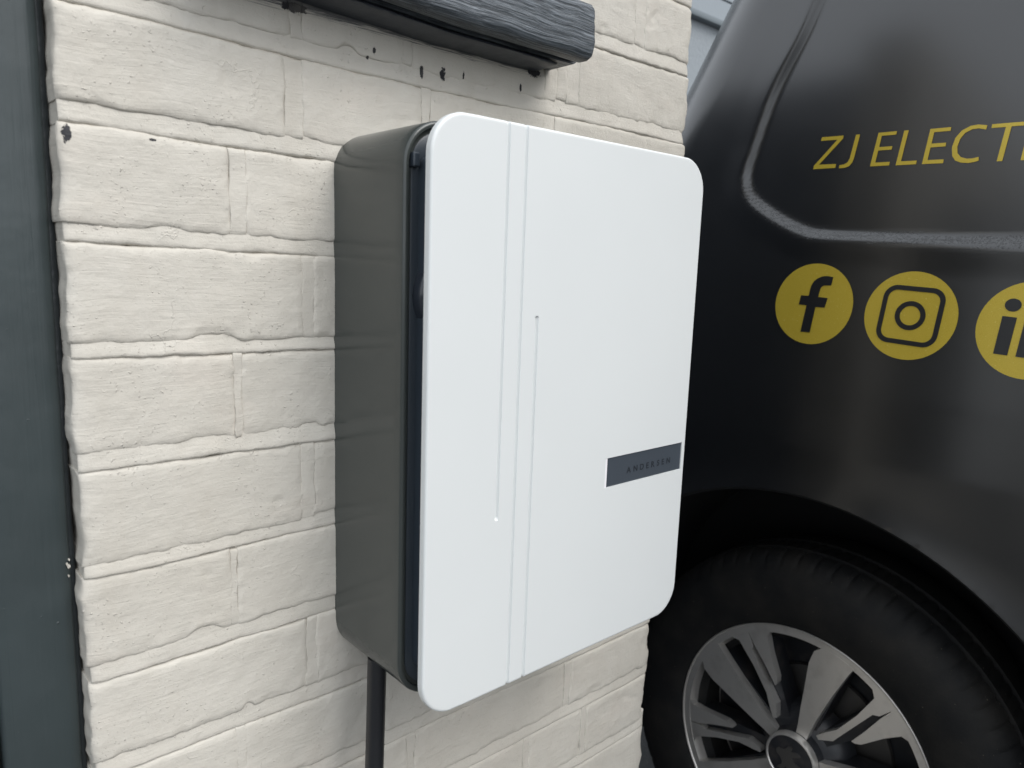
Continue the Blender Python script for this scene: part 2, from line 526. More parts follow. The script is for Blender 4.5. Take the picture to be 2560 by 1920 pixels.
# ------------------------------------------------------------------ door frame and door on the left
def door_frame():
    root = empty('door_frame', (-.42, .05, GZ))
    tag(root, 'dark slate painted timber door frame beside the cream bricks', 'door frame')
    n = 150
    prof = [(-.3865, .10), (-.3885, .030), (-.3905, .0245), (-.3925, .0228), (-.398, .0220), (-.42, .0220), (-.4395, .0222), (-.4415, .0235), (-.4425, .027), (-.4425, .10)]
    zs = np.linspace(GZ, .50, 400)
    V = []; F = []
    for i, z in enumerate(zs):
        for k, (x, y) in enumerate(prof):
            wx = .0022 * float(fbm(z * 9, 0.3, 81, 3)) if k < 4 else 0
            wy = .0010 * float(fbm(z * 14, x * 60, 83, 3))
            V.append((x + wx * .5, y + wy, z))
    m = len(prof)
    for i in range(n * 0 + len(zs) - 1):
        for k in range(m - 1):
            F.append((i * m + k, i * m + k + 1, (i + 1) * m + k + 1, (i + 1) * m + k))
    mesh_obj('jamb', V, F, M['frame'], root)
    # sealant bead between timber and brick, fattest near the top
    V = []; F = []; nb = 9
    for i, z in enumerate(zs):
        fat = np.clip((z - .02) / .28, 0, 1)
        r = .0030 + .0016 * fat + .0015 * float(fbm(z * 16, 2.2, 85, 3))
        cx = -.3893 - .0006 * fat; cy = .0285 + .0012 * float(fbm(z * 11, 4.2, 87, 3))
        for k in range(nb):
            a = math.pi * 2 * k / nb
            V.append((cx + r * math.cos(a), cy + r * .8 * math.sin(a), z))
    for i in range(len(zs) - 1):
        for k in range(nb):
            k2 = (k + 1) % nb
            F.append((i * nb + k, i * nb + k2, (i + 1) * nb + k2, (i + 1) * nb + k))
    mesh_obj('sealant_bead', V, F, M['sealant'], root)
    bevel_box('jamb', -1.37, -1.305, .022, .10, GZ, .50, .003, M['frame'], root)
    bevel_box('head', -1.37, -.387, .0225, .1005, .501, .56, .003, M['frame'], root)
    # flecks of cream paint on the timber edge
    fl = MB()
    rs = random.Random(3)
    for (z, x) in [(-.103, -.3915), (-.1065, -.393), (-.1085, -.3918), (-.116, -.3925)]:
        r = rs.uniform(.0004, .0012)
        pts = [(x + r * rs.uniform(.6, 1.3) * math.cos(a), .0208, z + 1.4 * r * rs.uniform(.6, 1.3) * math.sin(a)) for a in np.linspace(0, 2 * math.pi, 7)[:-1]]
        k = len(pts)
        fl.add(pts + [(p[0], .0232, p[2]) for p in pts], [tuple(range(k))[::-1]] + [(i, (i + 1) % k, k + (i + 1) % k, k + i) for i in range(k)])
    fl.build('paint_flecks', M['wall'], root)
    d = empty('door', (-.9, .05, GZ))
    tag(d, 'dark slate boarded door leaf set in the frame at the far left', 'door')
    x = -1.303
    while x < -.46:
        w = min(.12, -.4445 - x)
        bevel_box('board', x + .001, x + w - .001, .030, .07, GZ + .02, .498, .003, M['door'], d, 1)
        x += w
door_frame()

# wall continuing left of the door, and lintel wall above (outside the photograph)
def plain_wall(name, x0, x1, z0, z1, label):
    root = empty(name, ((x0 + x1) / 2, 0, z0)); tag(root, label, 'wall')
    m = MB(); m.box(x0, x1, .008, .10, z0, z1); m.build('mortar', M['wall'], root)
    z = z0; r = 0; me = {}
    while z < z1 - .02:
        h = min(.071, z1 - z)
        x = x0 - (.11 if r % 2 else 0)
        while x < x1 - .005:
            a = max(x, x0); b = min(x + .222, x1)
            if b - a > .03:
                bevel_box('brick', a + .001, b - .004, 0, .05, z + .001, z + h, .003, M['wall'], root, 1)
            x += .232
        z += .0835; r += 1
plain_wall('side_wall', -2.3, -1.371, GZ, .63, 'cream painted brick wall beyond the dark door')
plain_wall('upper_wall', -1.37, -.388, .562, .625, 'cream painted brick lintel course above the dark door')

def return_wall():
    root = empty('return_wall', (.30, 2.0, GZ))
    tag(root, 'dark slate boarded wall running back from the pier beside the van', 'wall')
    m = MB(); m.box(.235, .305, .103, 4.2, GZ, .60); m.build('studwork', M['return'], root)
    for r in range(11):
        bevel_box('board', .306, .322, .104, 4.2, GZ + r * .151, GZ + r * .151 + .147, .002, M['return'], root, 1)
return_wall()

# ------------------------------------------------------------------ timber sill above the charger
def sill():
    root = empty('window_sill', (-.14, 0, .34))
    tag(root, 'weathered dark slate timber sill on the cream bricks above the white box', 'sill')
    def sweep(name, prof, x0, x1, mat, n, rough_end):
        V = []; F = []
        xs = np.r_[np.linspace(x0, x1 - .02, n), np.linspace(x1 - .0185, x1, 16)]
        m = len(prof)
        cy = sum(p[0] for p in prof) / m; cz = sum(p[1] for p in prof) / m
        for i, x in enumerate(xs):
            e = max(0, (x - (x1 - .004)) / .004)
            sh = 1 - .13 * e ** 2.5
            for k, (y, z) in enumerate(prof):
                wy = .0009 * float(fbm(x * 8, y * 700 + z * 300, 91, 3)) + .0006 * float(fbm(x * 40, z * 900 + y * 200, 95, 2))
                wz = .0007 * float(fbm(x * 14, y * 500, 93, 3))
                dx = rough_end * float(fbm(y * 90 + 3, z * 90, 97, 3)) if i > len(xs) - 9 else 0
                V.append((x + dx * (i - len(xs) + 9) / 9, cy + (y - cy) * sh + wy, cz + (z - cz) * sh + wz + .006 * min(1, max(0, (-.08 - x) / .15))))
        for i in range(len(xs) - 1):
            for k in range(m):
                k2 = (k + 1) % m
                F.append((i * m + k, i * m + k2, (i + 1) * m + k2, (i + 1) * m + k))
        F.append(tuple((len(xs) - 1) * m + k for k in range(m)))
        F.append(tuple(range(m))[::-1])
        return mesh_obj(name, V, F, mat, root, True, 50)
    def dens(pts, n):
        out = []
        for a, b in zip(pts, pts[1:]):
            for t in np.linspace(0, 1, n, endpoint=False): out.append((a[0] + (b[0] - a[0]) * t, a[1] + (b[1] - a[1]) * t))
        out.append(pts[-1]); return out
    front = dens([(-.0605, .3935), (-.0625, .391), (-.0632, .388)], 2)[:-1] + dens([(-.0632, .388), (-.0635, .3505)], 14)
    prof = [(.02, .404), (-.02, .400)] + front + [(-.0630, .3475), (-.0612, .3445), (-.0585, .3425), (-.0545, .3415), (-.047, .3412), (-.0455, .3415), (-.0452, .3475), (-.036, .3475), (-.0355, .3415), (.02, .3412)]
    sweep('sill_board', prof, -.30, .0815, M['sill'], 90, .004)
    prof2 = [(.012, .3405), (-.0340, .3405), (-.0350, .3390), (-.0350, .3385), (-.0335, .3375), (-.020, .3370), (-.004, .3365), (.012, .3365)]
    sweep('drip_moulding', prof2, -.30, .058, M['mould'], 90, .010)
sill()

# ------------------------------------------------------------------ charging unit
def rr(hw, hh, R, n=10):
    R = max(R, .0004)
    P = []
    for (cx, cz, a0) in ((hw - R, hh - R, 0), (-hw + R, hh - R, 90), (-hw + R, -hh + R, 180), (hw - R, -hh + R, 270)):
        for k in range(n + 1):
            a = math.radians(a0 + 90 * k / n)
            P.append((cx + R * math.cos(a), cz + R * math.sin(a)))
    return P
def rloft(name, prof, hw, hh, R, mat, parent, n=10, cap0=True, cap1=True, c=(0, 0), sharp=40):
    V = []; F = []
    for (ins, y) in prof:
        for (x, z) in rr(hw - ins, hh - ins, R - ins, n): V.append((x + c[0], y, z + c[1]))
    m = 4 * (n + 1)
    for i in range(len(prof) - 1):
        for k in range(m):
            k2 = (k + 1) % m
            F.append((i * m + k, i * m + k2, (i + 1) * m + k2, (i + 1) * m + k))
    if cap0: F.append(tuple(range(m))[::-1])
    if cap1: F.append(tuple((len(prof) - 1) * m + k for k in range(m)))
    return mesh_obj(name, V, F, mat, parent, True, sharp)

D = .143
def text_mesh(txt, size, spacing=1.0):
    cu = bpy.data.curves.new('lettering', 'FONT')
    cu.body = txt; cu.size = size; cu.space_character = spacing; cu.align_x = 'LEFT'
    cu.extrude = 0; cu.offset = .00022
    o = bpy.data.objects.new('lettering_src', cu); col.objects.link(o)
    bpy.context.view_layer.update()
    dg = bpy.context.evaluated_depsgraph_get()
    me = o.evaluated_get(dg).to_mesh()
    V = [tuple(v.co) for v in me.vertices]; F = [tuple(p.vertices) for p in me.polygons]
    o.evaluated_get(dg).to_mesh_clear()
    bpy.data.objects.remove(o); bpy.data.curves.remove(cu)
    return V, F

def charger():
    root = empty('charging_unit', (0, 0, 0))
    tag(root, 'wall mounted vehicle charging box with white front panel and graphite shell', 'car charger')
    rloft('shell', [(0, .004), (0, -.098), (.0, -.1088), (.0005, -.1102), (.0016, -.1110), (.0030, -.1112), (.0044, -.1108), (.0052, -.1096), (.0056, -.1066), (.0075, -.1060), (.0085, -.1062)], .1755, .2445, .036, M['shell'], root, 14)
    rim = rloft('rim_face', [(.0090, -.1030), (.0088, -.1072), (.0098, -.1078), (.03, -.1080), (.05, -.1080)], .1755, .2445, .036, M['core'], root, 14)
    core = rloft('hinge_core', [(0, -.1040), (0, -.1180), (.0005, -.1195), (.0005, -.1375)], .1600, .2165, .010, M['core'], root, 5)
    rloft('core_clip', [(0, -.1040), (0, -.1130), (.001, -.1140)], .0030, .0055, .0012, M['core'], root, 3, c=(-.1655, .212))
    # smoked round cover peeking out behind the panel edge
    V = []; F = []
    n = 48; R_ = .075; c = (-.0895, .107)
    rings = [(1.0, -.1085), (1.0, -.1150), (.985, -.1185), (.95, -.1205), (.6, -.1215), (0.01, -.1215)]
    for (k, y) in rings:
        for i in range(n):
            a = 2 * math.pi * i / n
            V.append((c[0] + R_ * k * math.cos(a), y, c[1] + R_ * .72 * k * math.sin(a)))
    for i in range(len(rings) - 1):
        for k in range(n):
            F.append((i * n + k, i * n + (k + 1) % n, (i + 1) * n + (k + 1) % n, (i + 1) * n + k))
    mesh_obj('socket_cover', V, F, M['socket'], root, True, 40)

    # ---- front panel with three fine grooves and a slot for the badge
    hw, hh, R = .1730, .2472, .033
    sl = (.0415, .1662, -.0810, -.0508)                       # slot x0 x1 z0 z1
    grooves = [(-.0980, -.0835, .3), (-.0785, -.3, .3), (-.0592, -.3, .0892)]
    gx = []
    for (g, a, b) in grooves: gx += [g - .0021, g - .0015, g - .0007, g, g + .0007, g + .0015, g + .0021]
    bv = .0024
    ed = [0, .00025, .0006, .0011, .0017, .0024, .0032]
    cols = [-hw + k for k in ed] + [hw - k for k in ed]
    for k in range(1, 13):
        a = math.pi / 2 * k / 13
        cols += [-hw + R * (1 - math.cos(a)), hw - R * (1 - math.cos(a))]
    cols += gx + [sl[0], sl[1]] + list(np.linspace(-.13, .13, 9))
    cols = sorted(set(round(c_, 5) for c_ in cols))
    def top(x):
        ax = abs(x)
        return hh if ax <= hw - R else hh - R + math.sqrt(max(0, R * R - (ax - (hw - R)) ** 2))
    fixed = sorted(set([-.2, .2, sl[2], sl[3]] + [-.0835 + k for k in (-.0021, -.0015, -.0007, 0, .0015)] + [.0892 + k for k in (.0021, .0015, .0007, 0, -.0015)] + list(np.linspace(-.18, .18, 9).round(5))))
    def sdist(x, z):
        qx = abs(x) - (hw - R); qz = abs(z) - (hh - R)
        o = math.hypot(max(qx, 0), max(qz, 0)) + min(max(qx, qz), 0) - R
        return -o
    rows_rel = [.0, .2, .4, .58, .72, .82, .885, .925, .950, .968, .982, .992, 1.0]
    V = []; grid = []
    for x in cols:
        t_ = top(x)
        zs = [-.2 - (t_ - .2) * r_ for r_ in rows_rel[:0:-1]] + fixed + [.2 + (t_ - .2) * r_ for r_ in rows_rel[1:]]
        colv = []
        for z in zs:
            d = max(0, sdist(x, z))
            y = -D
            if d < bv: y += bv - math.sqrt(max(0, bv * bv - (bv - d) ** 2))
            for (g, a, b) in grooves:
                e = abs(x - g)
                if e < .0021 and a - .0021 < z < b + .0021:
                    over = max(0, a - z, z - b)
                    rr_ = math.hypot(e, over) if over > 0 else e
                    if rr_ < .0021: y += .0023 * (1 - (rr_ / .0021) ** 2)
            colv.append(len(V)); V.append((x, y, z))
        grid.append(colv)
    F = []
    nc, nr = len(cols), len(grid[0])
    i0, i1 = cols.index(round(sl[0], 5)), cols.index(round(sl[1], 5))
    zrow = len(rows_rel) - 1
    j0, j1 = zrow + fixed.index(sl[2]), zrow + fixed.index(sl[3])
    for i in range(nc - 1):
        for j in range(nr - 1):
            if i0 <= i < i1 and j0 <= j < j1: continue
            F.append((grid[i][j], grid[i + 1][j], grid[i + 1][j + 1], grid[i][j + 1]))
    def wallring(idx, ys, flip):
        prev = idx
        for y in ys:
            cur = []
            for q in idx: cur.append(len(V)); V.append((V[q][0], y, V[q][2]))
            m = len(idx)
            for k in range(m):
                q = (prev[k], prev[(k + 1) % m], cur[(k + 1) % m], cur[k])
                F.append(q[::-1] if flip else q)
            prev = cur
        return prev
    outer = [grid[i][0] for i in range(nc)] + [grid[nc - 1][j] for j in range(1, nr)] + [grid[i][nr - 1] for i in range(nc - 2, -1, -1)] + [grid[0][j] for j in range(nr - 2, 0, -1)]
    last = wallring(outer, (-.1372, -.1362), True)
    F.append(tuple(last))
    inner = [grid[i][j0] for i in range(i0, i1 + 1)] + [grid[i1][j] for j in range(j0 + 1, j1 + 1)] + [grid[i][j1] for i in range(i1 - 1, i0 - 1, -1)] + [grid[i0][j] for j in range(j1 - 1, j0, -1)]
    wallring(inner, (-.1385,), False)
    mesh_obj('front_panel', V, F, M['panel'], root, True, 32)
    # badge insert with sunk lettering
    b = MB(); b.box(sl[0] + .0034, sl[1] - .0002, -.1420, -.1375, sl[2] + .0002, sl[3] - .0002)
    badge = b.build('badge', M['badge'], root)
    badge['label'] = 'dark slate name strip let into the white panel'
    b2 = MB(); b2.box(sl[0] + .0002, sl[0] + .0033, -.1424, -.1375, sl[2] + .0002, sl[3] - .0002)
    b2.build('badge_edge', M['white_edge'], root)
    adv = 0; x0, x1 = .0755, .1478
    tv = []; tf = []
    letters = 'ANDERSEN'; wd = []
    for ch in letters:
        Vc, Fc = text_mesh(ch, .0100); xs = [p[0] for p in Vc]; wd.append((Vc, Fc, min(xs), max(xs)))
    tot = sum(q[3] - q[2] for q in wd); gap = (x1 - x0 - tot * .92) / 7
    x = x0
    for (Vc, Fc, a, b_) in wd:
        n_ = len(tv)
        for p in Vc: tv.append((x + (p[0] - a) * .92, -.1422, -.0712 + p[1] * .88))
        tf += [tuple(i + n_ for i in q) for q in Fc]
        x += (b_ - a) * .92 + gap
    mesh_obj('lettering', tv, tf, M['badge_text'], badge, False)
charger()

def tube(name, pts, r, mat, parent=None, n=20):
    V = []; F = []
    pts = [Vector(p) for p in pts]
    for i, p in enumerate(pts):
        t = (pts[min(i + 1, len(pts) - 1)] - pts[max(i - 1, 0)]).normalized()
        u = t.cross(Vector((0, 1, 0))).normalized(); v = t.cross(u)
        for k in range(n):
            a = 2 * math.pi * k / n
            V.append(p + r * (math.cos(a) * u + math.sin(a) * v))
    for i in range(len(pts) - 1):
        for k in range(n):
            F.append((i * n + k, i * n + (k + 1) % n, (i + 1) * n + (k + 1) % n, (i + 1) * n + k))
    F.append(tuple(range(n))[::-1]); F.append(tuple((len(pts) - 1) * n + k for k in range(n)))
    return mesh_obj(name, V, F, mat, parent, True, 60)
cp = []
for k in range(40):
    q = k / 39
    z = -.232 - q * (-.232 - GZ - .012)
    cp.append((-.1595 - .0055 * q * 3 * (1 if q < .33 else .33 / q if q else 1) + .0015 * math.sin(q * 9), -.050 + .004 * math.sin(q * 5), z))
cable = tube('cable', cp, .0089, M['cable'])
tag(cable, 'thick black cable hanging from under the charging box', 'cable')

# ------------------------------------------------------------------ van
LE = math.radians(4.6)
WC = (.677, -.066, -.7025)
XC = 1.585
def xs_of(z):
    zs = [-.86, -.80, -.70, -.50, -.30, -.14, -.04, .05, .72, .78, .83, .865, .885, .895]
    xv = [.70, .665, .645, .630, .623, .6195, .6235, .6300, .6840, .6990, .728, .785, .90, 1.10]
    return float(np.interp(z, zs, xv))
def yr_of(z):
    return float(np.interp(z, [-.86, -.30, .0, .30, .492, .623, .80, .895], [.46, .52, .50, .412, .314, .247, .14, -.10]))
def yf_of(z):
    return float(np.interp(z, [-.86, -.3, .05, .15, .75, .895], [-3.80, -3.90, -3.80, -3.35, -2.55, -2.1]))
REC = [(-.036, .62), (-.0407, .4686), (-.0796, .4004), (-.107, .2935), (-.1185, .246), (-.108, .212), (-.0516, .1750), (.0054, .1459), (.040, .1405), (.1314, .1364), (.3141, .1278), (1.3, .080), (1.45, .12), (1.5, .30), (1.42, .62), (1.3, .66), (.03, .66)]
def catmull(P, n=6):
    out = []
    m = len(P)
    for i in range(m):
        p0, p1, p2, p3 = (np.array(P[(i + k) % m]) for k in (-1, 0, 1, 2))
        for t in np.linspace(0, 1, n, endpoint=False):
            out.append(.5 * ((2 * p1) + (-p0 + p2) * t + (2 * p0 - 5 * p1 + 4 * p2 - p3) * t * t + (-p0 + 3 * p1 - 3 * p2 + p3) * t ** 3))
    return np.array(out)
RECP = catmull([(.02, .60), (-.012, .545), (-.0407, .4686), (-.0796, .3850), (-.1045, .2935), (-.1130, .246), (-.098, .208), (-.0516, .1750), (.0000, .1500), (.040, .1410), (.1314, .1364), (.3141, .1278), (.8, .105), (1.3, .080), (1.45, .12), (1.5, .30), (1.42, .60), (1.3, .64), (.5, .66), (.10, .655)])
def poly_sd(s, t):
    P = RECP; Q = np.roll(P, -1, 0)
    pts = np.stack([s.ravel(), t.ravel()], 1)
    best = np.full(len(pts), 9.); inside = np.zeros(len(pts), bool)
    for a, b in zip(P, Q):
        e = b - a; w = pts - a
        k = np.clip((w @ e) / (e @ e), 0, 1)
        d = np.hypot(*(w - k[:, None] * e).T); best = np.minimum(best, d)
        c = ((a[1] > pts[:, 1]) != (b[1] > pts[:, 1]))
        with np.errstate(divide='ignore', invalid='ignore'):
            xi = (b[0] - a[0]) * (pts[:, 1] - a[1]) / (b[1] - a[1]) + a[0]
        inside ^= c & (pts[:, 0] < xi)
    return np.where(inside, best, -best).reshape(s.shape)

def van_body(root):
    zl = np.r_[-.86, -.80, -.74, -.68, -.62, -.56, np.arange(-.50, .80, .0065), .82, .84, .855, .868, .880, .888, .895]
    Rc = .16
    rows = []
    for z in zl:
        x0, yr, yf = xs_of(z), yr_of(z), yf_of(z)
        ye = yr - Rc
        P = [(XC, yf)] + [(x0 + .45 * (1 - k), yf - .0 + .30 * (1 - math.sqrt(max(0, 1 - (1 - k) ** 2))) * 0 + .25 * k * k) for k in (0, .5, .8, 1.0)]
        ysp = np.r_[np.linspace(yf + .4, -3.5, 4), np.linspace(-3.4, -2.5, 60), np.linspace(-2.4, -.85, 10)]
        P += [(x0, max(y, yf + .26)) for y in ysp]
        P += [(x0, y) for y in np.linspace(-.80, ye, 170)]
        for k in range(1, 17):
            a = math.pi / 2 * k / 16
            P.append((x0 + Rc * (1 - math.cos(a)), ye + Rc * math.sin(a)))
        P += [(x0 + Rc + (XC - x0 - Rc) * k, yr + .015 * k) for k in (.25, .5, .75, 1.0)]
        rows.append([(x, y, z) for x, y in P])
    A = np.array(rows)                                   # levels, points, 3
    S = -A[:, :, 1]; T = (A[:, :, 2] - .05) / math.cos(LE)
    m = (A[:, :, 0] < .72) & (S < 1.7) & (S > -.25) & (T < .72) & (T > .03)
    idx = np.argwhere(m)
    sd = poly_sd(S[m], T[m])
    k = np.clip((sd + .001) / .0165, 0, 1)
    u_ = np.clip(1 + sd / .045, 0, 1) * (sd <= 0) + (sd > 0)
    lip = .006 * u_ * u_ * (3 - 2 * u_) * np.interp(T[m], [.17, .30], [1.0, .12])
    off = (.008 + lip) * (k * k * (3 - 2 * k)) - lip
    A[m, 0] += off * math.cos(LE); A[m, 2] -= off * math.sin(LE)
    # wheel arches: vertices inside the circle are pulled to its edge
    nl, npnt = A.shape[:2]
    arch_r = .487
    dead = np.zeros((nl, npnt), bool)
    for cy in (WC[1], WC[1] - 2.95):
        dy = A[:, :, 1] - cy; dz = A[:, :, 2] - WC[2]
        r = np.hypot(dy, dz)
        side = A[:, :, 0] < .72
        # soft flare towards the lip
        fl = side & (r > arch_r - .02) & (r < arch_r + .06)
        A[:, :, 0] -= np.where(fl, .006 * np.clip(1 - (r - arch_r) / .055, 0, 1) ** 2, 0)
        dead |= side & (r < arch_r)
    V = A.reshape(-1, 3).copy(); F = []
    used = set()
    for i in range(nl - 1):
        for j in range(npnt - 1):
            q = [(i, j), (i, j + 1), (i + 1, j + 1), (i + 1, j)]
            if all(dead[a] for a in q): continue
            for a in q:
                if dead[a]: used.add(a)
            F.append(tuple(a[0] * npnt + a[1] for a in q)[::-1])
    for (i, j) in used:
        p = V[i * npnt + j]
        cy = WC[1] if p[1] > -1.5 else WC[1] - 2.95
        dy, dz = p[1] - cy, p[2] - WC[2]; r = max(math.hypot(dy, dz), 1e-6)
        p[1] = cy + dy / r * arch_r; p[2] = WC[2] + dz / r * arch_r
    # mirrored half
    n0 = len(V)
    Vm = V.copy(); Vm[:, 0] = 2 * XC - Vm[:, 0]
    V = np.vstack([V, Vm]); F = F + [tuple(i + n0 for i in q)[::-1] for q in F]
    # roof cap strips
    topi = [(nl - 1) * npnt + j for j in range(npnt)]
    for j in range(npnt - 1):
        F.append((topi[j], n0 + topi[j], n0 + topi[j + 1], topi[j + 1]))
    body = mesh_obj('body', V, F, M['van'], root, True, 50)
    # arch lips and liners
    for cy in (WC[1], WC[1] - 2.95):
        V = []; F = []
        n = 72
        prof = [(arch_r, 0), (arch_r - .004, .004), (arch_r - .005, .018), (arch_r + .010, .030), (arch_r - .015, .34), (.2, .35)]
        for i in range(n + 1):
            a = math.radians(-28 + 236 * i / n)
            y = cy + arch_r * math.cos(a); z = WC[2] + arch_r * math.sin(a)
            xb = xs_of(z) - .006
            for (r, dx) in prof:
                V.append((xb + dx, cy + r * math.cos(a), WC[2] + r * math.sin(a)))
        m_ = len(prof)
        for i in range(n):
            for k_ in range(m_ - 1):
                F.append((i * m_ + k_, i * m_ + k_ + 1, (i + 1) * m_ + k_ + 1, (i + 1) * m_ + k_))
        mesh_obj('wheel_arch', V, F, M['liner'], root, True, 50)
    return body

def sidept(s, t, off=0.0):
    """point on the van's flank: s forward (towards the road), t up the flank, off outwards in metres"""
    x = .63 + t * math.sin(LE) - off * math.cos(LE)
    return (x, -s, .05 + t * math.cos(LE) + off * math.sin(LE))

def decal(name, polys, off, mat, parent, thick=.0006):
    """flat vinyl cut-outs lying on the flank; polys: list of (outline, holes)"""
    bm = bmesh.new()
    for outline, holes in polys:
        vs_ = [bm.verts.new((p[0], p[1], 0)) for p in outline]
        es = [bm.edges.new((vs_[i], vs_[(i + 1) % len(vs_)])) for i in range(len(vs_))]
        for h in holes:
            hv = [bm.verts.new((p[0], p[1], 0)) for p in h]
            es += [bm.edges.new((hv[i], hv[(i + 1) % len(hv)])) for i in range(len(hv))]
        bmesh.ops.triangle_fill(bm, use_beauty=True, use_dissolve=False, edges=es, normal=(0, 0, 1))
    bmesh.ops.recalc_face_normals(bm, faces=bm.faces)
    V = [sidept(v.co.x, v.co.y, off) for v in bm.verts]
    bm.verts.index_update()
    F = [tuple(v.index for v in f.verts) for f in bm.faces]
    bm.free()
    return mesh_obj(name, V, F, mat, parent, False)

def circ(c, r, n=56): return [(c[0] + r * math.cos(2 * math.pi * k / n), c[1] + r * math.sin(2 * math.pi * k / n)) for k in range(n)]
def smooth_poly(P, n=4): return [tuple(p) for p in catmull(P, n)]

def van_graphics(root):
    off = -.008 + .0009
    Ls = {
     'Z': [(.0089, .2515), (.0091, .2568), (.0419, .2940), (.0155, .2948), (.0162, .3003), (.0506, .2994), (.0506, .2951), (.0175, .2580), (.0447, .2570), (.0446, .2512)],
     'J': [(.0699, .2985), (.0761, .2985), (.0718, .2640), (.0700, .2575), (.0660, .2525), (.0600, .2502), (.0505, .2500), (.0505, .2548), (.0575, .2552), (.0625, .2580), (.0652, .2635)],
     'E': [(.0976, .2494), (.1034, .2979), (.1297, .2975), (.1293, .2927), (.1088, .293), (.1072, .2767), (.1262, .2765), (.1257, .2717), (.1066, .2719), (.1047, .2544), (.1258, .2540), (.1253, .2489)],
     'L': [(.1347, .2483), (.1398, .2972), (.146, .297), (.1414, .2534), (.1633, .2529), (.1629, .2477)],
     'E2': [(.1708, .2473), (.1753, .2956), (.2023, .2953), (.202, .2902), (.1811, .2906), (.1796, .2750), (.1988, .2745), (.1985, .2695), (.1791, .2698), (.1776, .2523), (.1989, .2518), (.1986, .2465)],
     'C': [(.2469, .2928), (.2362, .2949), (.2266, .2942), (.2165, .2892), (.2097, .2800), (.2070, .2675), (.2090, .2555), (.2138, .2488), (.2211, .2456), (.2302, .2443), (.2377, .2450), (.2429, .2465), (.2422, .2516), (.2348, .2500), (.2276, .2503), (.2201, .2531), (.2152, .2589), (.2138, .2675), (.2160, .2780), (.2212, .2855), (.2291, .2893), (.2369, .2898), (.2460, .2872)],
     'T': [(.2522, .2884), (.2524, .2934), (.2935, .2924), (.2933, .2876), (.2757, .2880), (.2712, .2437), (.2646, .2438), (.2691, .2880)]}
    for k, P in Ls.items():
        decal('letter', [(P, [])], off, M['gold'], root)
    # the rest of the word runs on out of the photograph
    bx, by = .2920, .2431
    sh = lambda x, y: (bx + x + .085 * y, by + y - .022 * x)
    R1 = [sh(*p) for p in [(0, 0), (0, .049), (.014, .049), (.021, .047), (.0255, .042), (.0265, .036), (.0245, .029), (.019, .0245), (.0165, .0235), (.0285, 0), (.0215, 0), (.0105, .0225), (.0062, .0225), (.0062, 0)]]
    R2 = [sh(*p) for p in [(.0062, .0275), (.0062, .044), (.0135, .044), (.0185, .0425), (.0203, .036), (.0185, .0295), (.0130, .0275)]]
    decal('letter', [(R1, [R2])], off, M['gold'], root)
    decal('letter', [([sh(.036 + a, b) for a, b in [(0, 0), (0, .049), (.0062, .049), (.0062, 0)]], [])], off, M['gold'], root)
    dx = .3385 - .2069
    decal('letter', [([(a + dx, b - .0030) for a, b in Ls['C']], [])], off, M['gold'], root)
    sh2 = lambda x, y: (.3765 + x + .085 * y, .2412 + y - .022 * x)
    decal('letter', [([sh2(*p) for p in [(0, 0), (.0165, .049), (.0235, .049), (.039, 0), (.0325, 0), (.0285, .0135), (.0110, .0135), (.0066, 0)]], [[sh2(*p) for p in [(.0125, .0185), (.0198, .0425), (.0270, .0185)]]])], off, M['gold'], root)
    decal('letter', [([(a + .4215 - .1347, b - .0075) for a, b in Ls['L']], [])], off, M['gold'], root)
    # round social badges, each a gold disc carrying a black mark
    o2, o3 = .0008, .0016
    r = .0632
    d1 = decal('round_badge', [(circ((.0422, .0397), r), [])], o2, M['gold'], root)
    f = [(.0284, -.0053), (.0439, -.0052), (.0476, .0352), (.0624, .0352), (.0654, .0502), (.05, .051), (.0512, .0625), (.0530, .0672), (.0568, .0692), (.068, .0697), (.0695, .0826), (.0600, .0841), (.0525, .0832), (.0453, .0802), (.0396, .0752), (.0362, .068), (.0348, .060), (.0342, .052), (.0214, .0523), (.0195, .0376), (.0326, .0369)]
    decal('mark', [(f, [])], o3, M['mark'], d1)
    d2 = decal('round_badge', [(circ((.1875, .0317), r), [])], o2, M['gold'], root)
    def sq(h, rc):
        P = rr(h, h, rc, 8)
        out = []
        for (x, y) in P:
            x = x + .075 * y; y = y - .055 * x
            out.append((.1885 + x, .0318 + y))
        return out
    decal('mark', [(sq(.0420, .0185), [sq(.0352, .0125)])], o3, M['mark'], d2)
    decal('mark', [(circ((.1886, .0320), .0208, 40), [circ((.1886, .0320), .0138, 40)])], o3, M['mark'], d2)
    d3 = decal('round_badge', [(circ((.3369, .0235), r), [])], o2, M['gold'], root)
    decal('mark', [([(.3129 + .0095 * math.cos(a), .0549 + .0085 * math.sin(a)) for a in np.linspace(0, 2 * math.pi, 30)[:-1]], [])], o3, M['mark'], d3)
    decal('mark', [([(.3028, .04), (.3195, .039), (.3153, -.0109), (.299, -.0102)], [])], o3, M['mark'], d3)
    n_ = [(.3247, -.0114), (.3289, .0388), (.3450, .0378), (.3446, .0330), (.3490, .0370), (.3560, .0390), (.3650, .0375), (.3705, .0310), (.3705, .0210), (.3670, -.0142), (.3505, -.0132), (.3535, .0160), (.3525, .0220), (.3480, .0240), (.3440, .0215), (.3425, .0150), (.3405, -.0124)]
    decal('mark', [(n_, [])], o3, M['mark'], d3)

def polar(r, a): return (-r * math.cos(math.radians(a)), r * math.sin(math.radians(a)))    # (y offset, z offset)

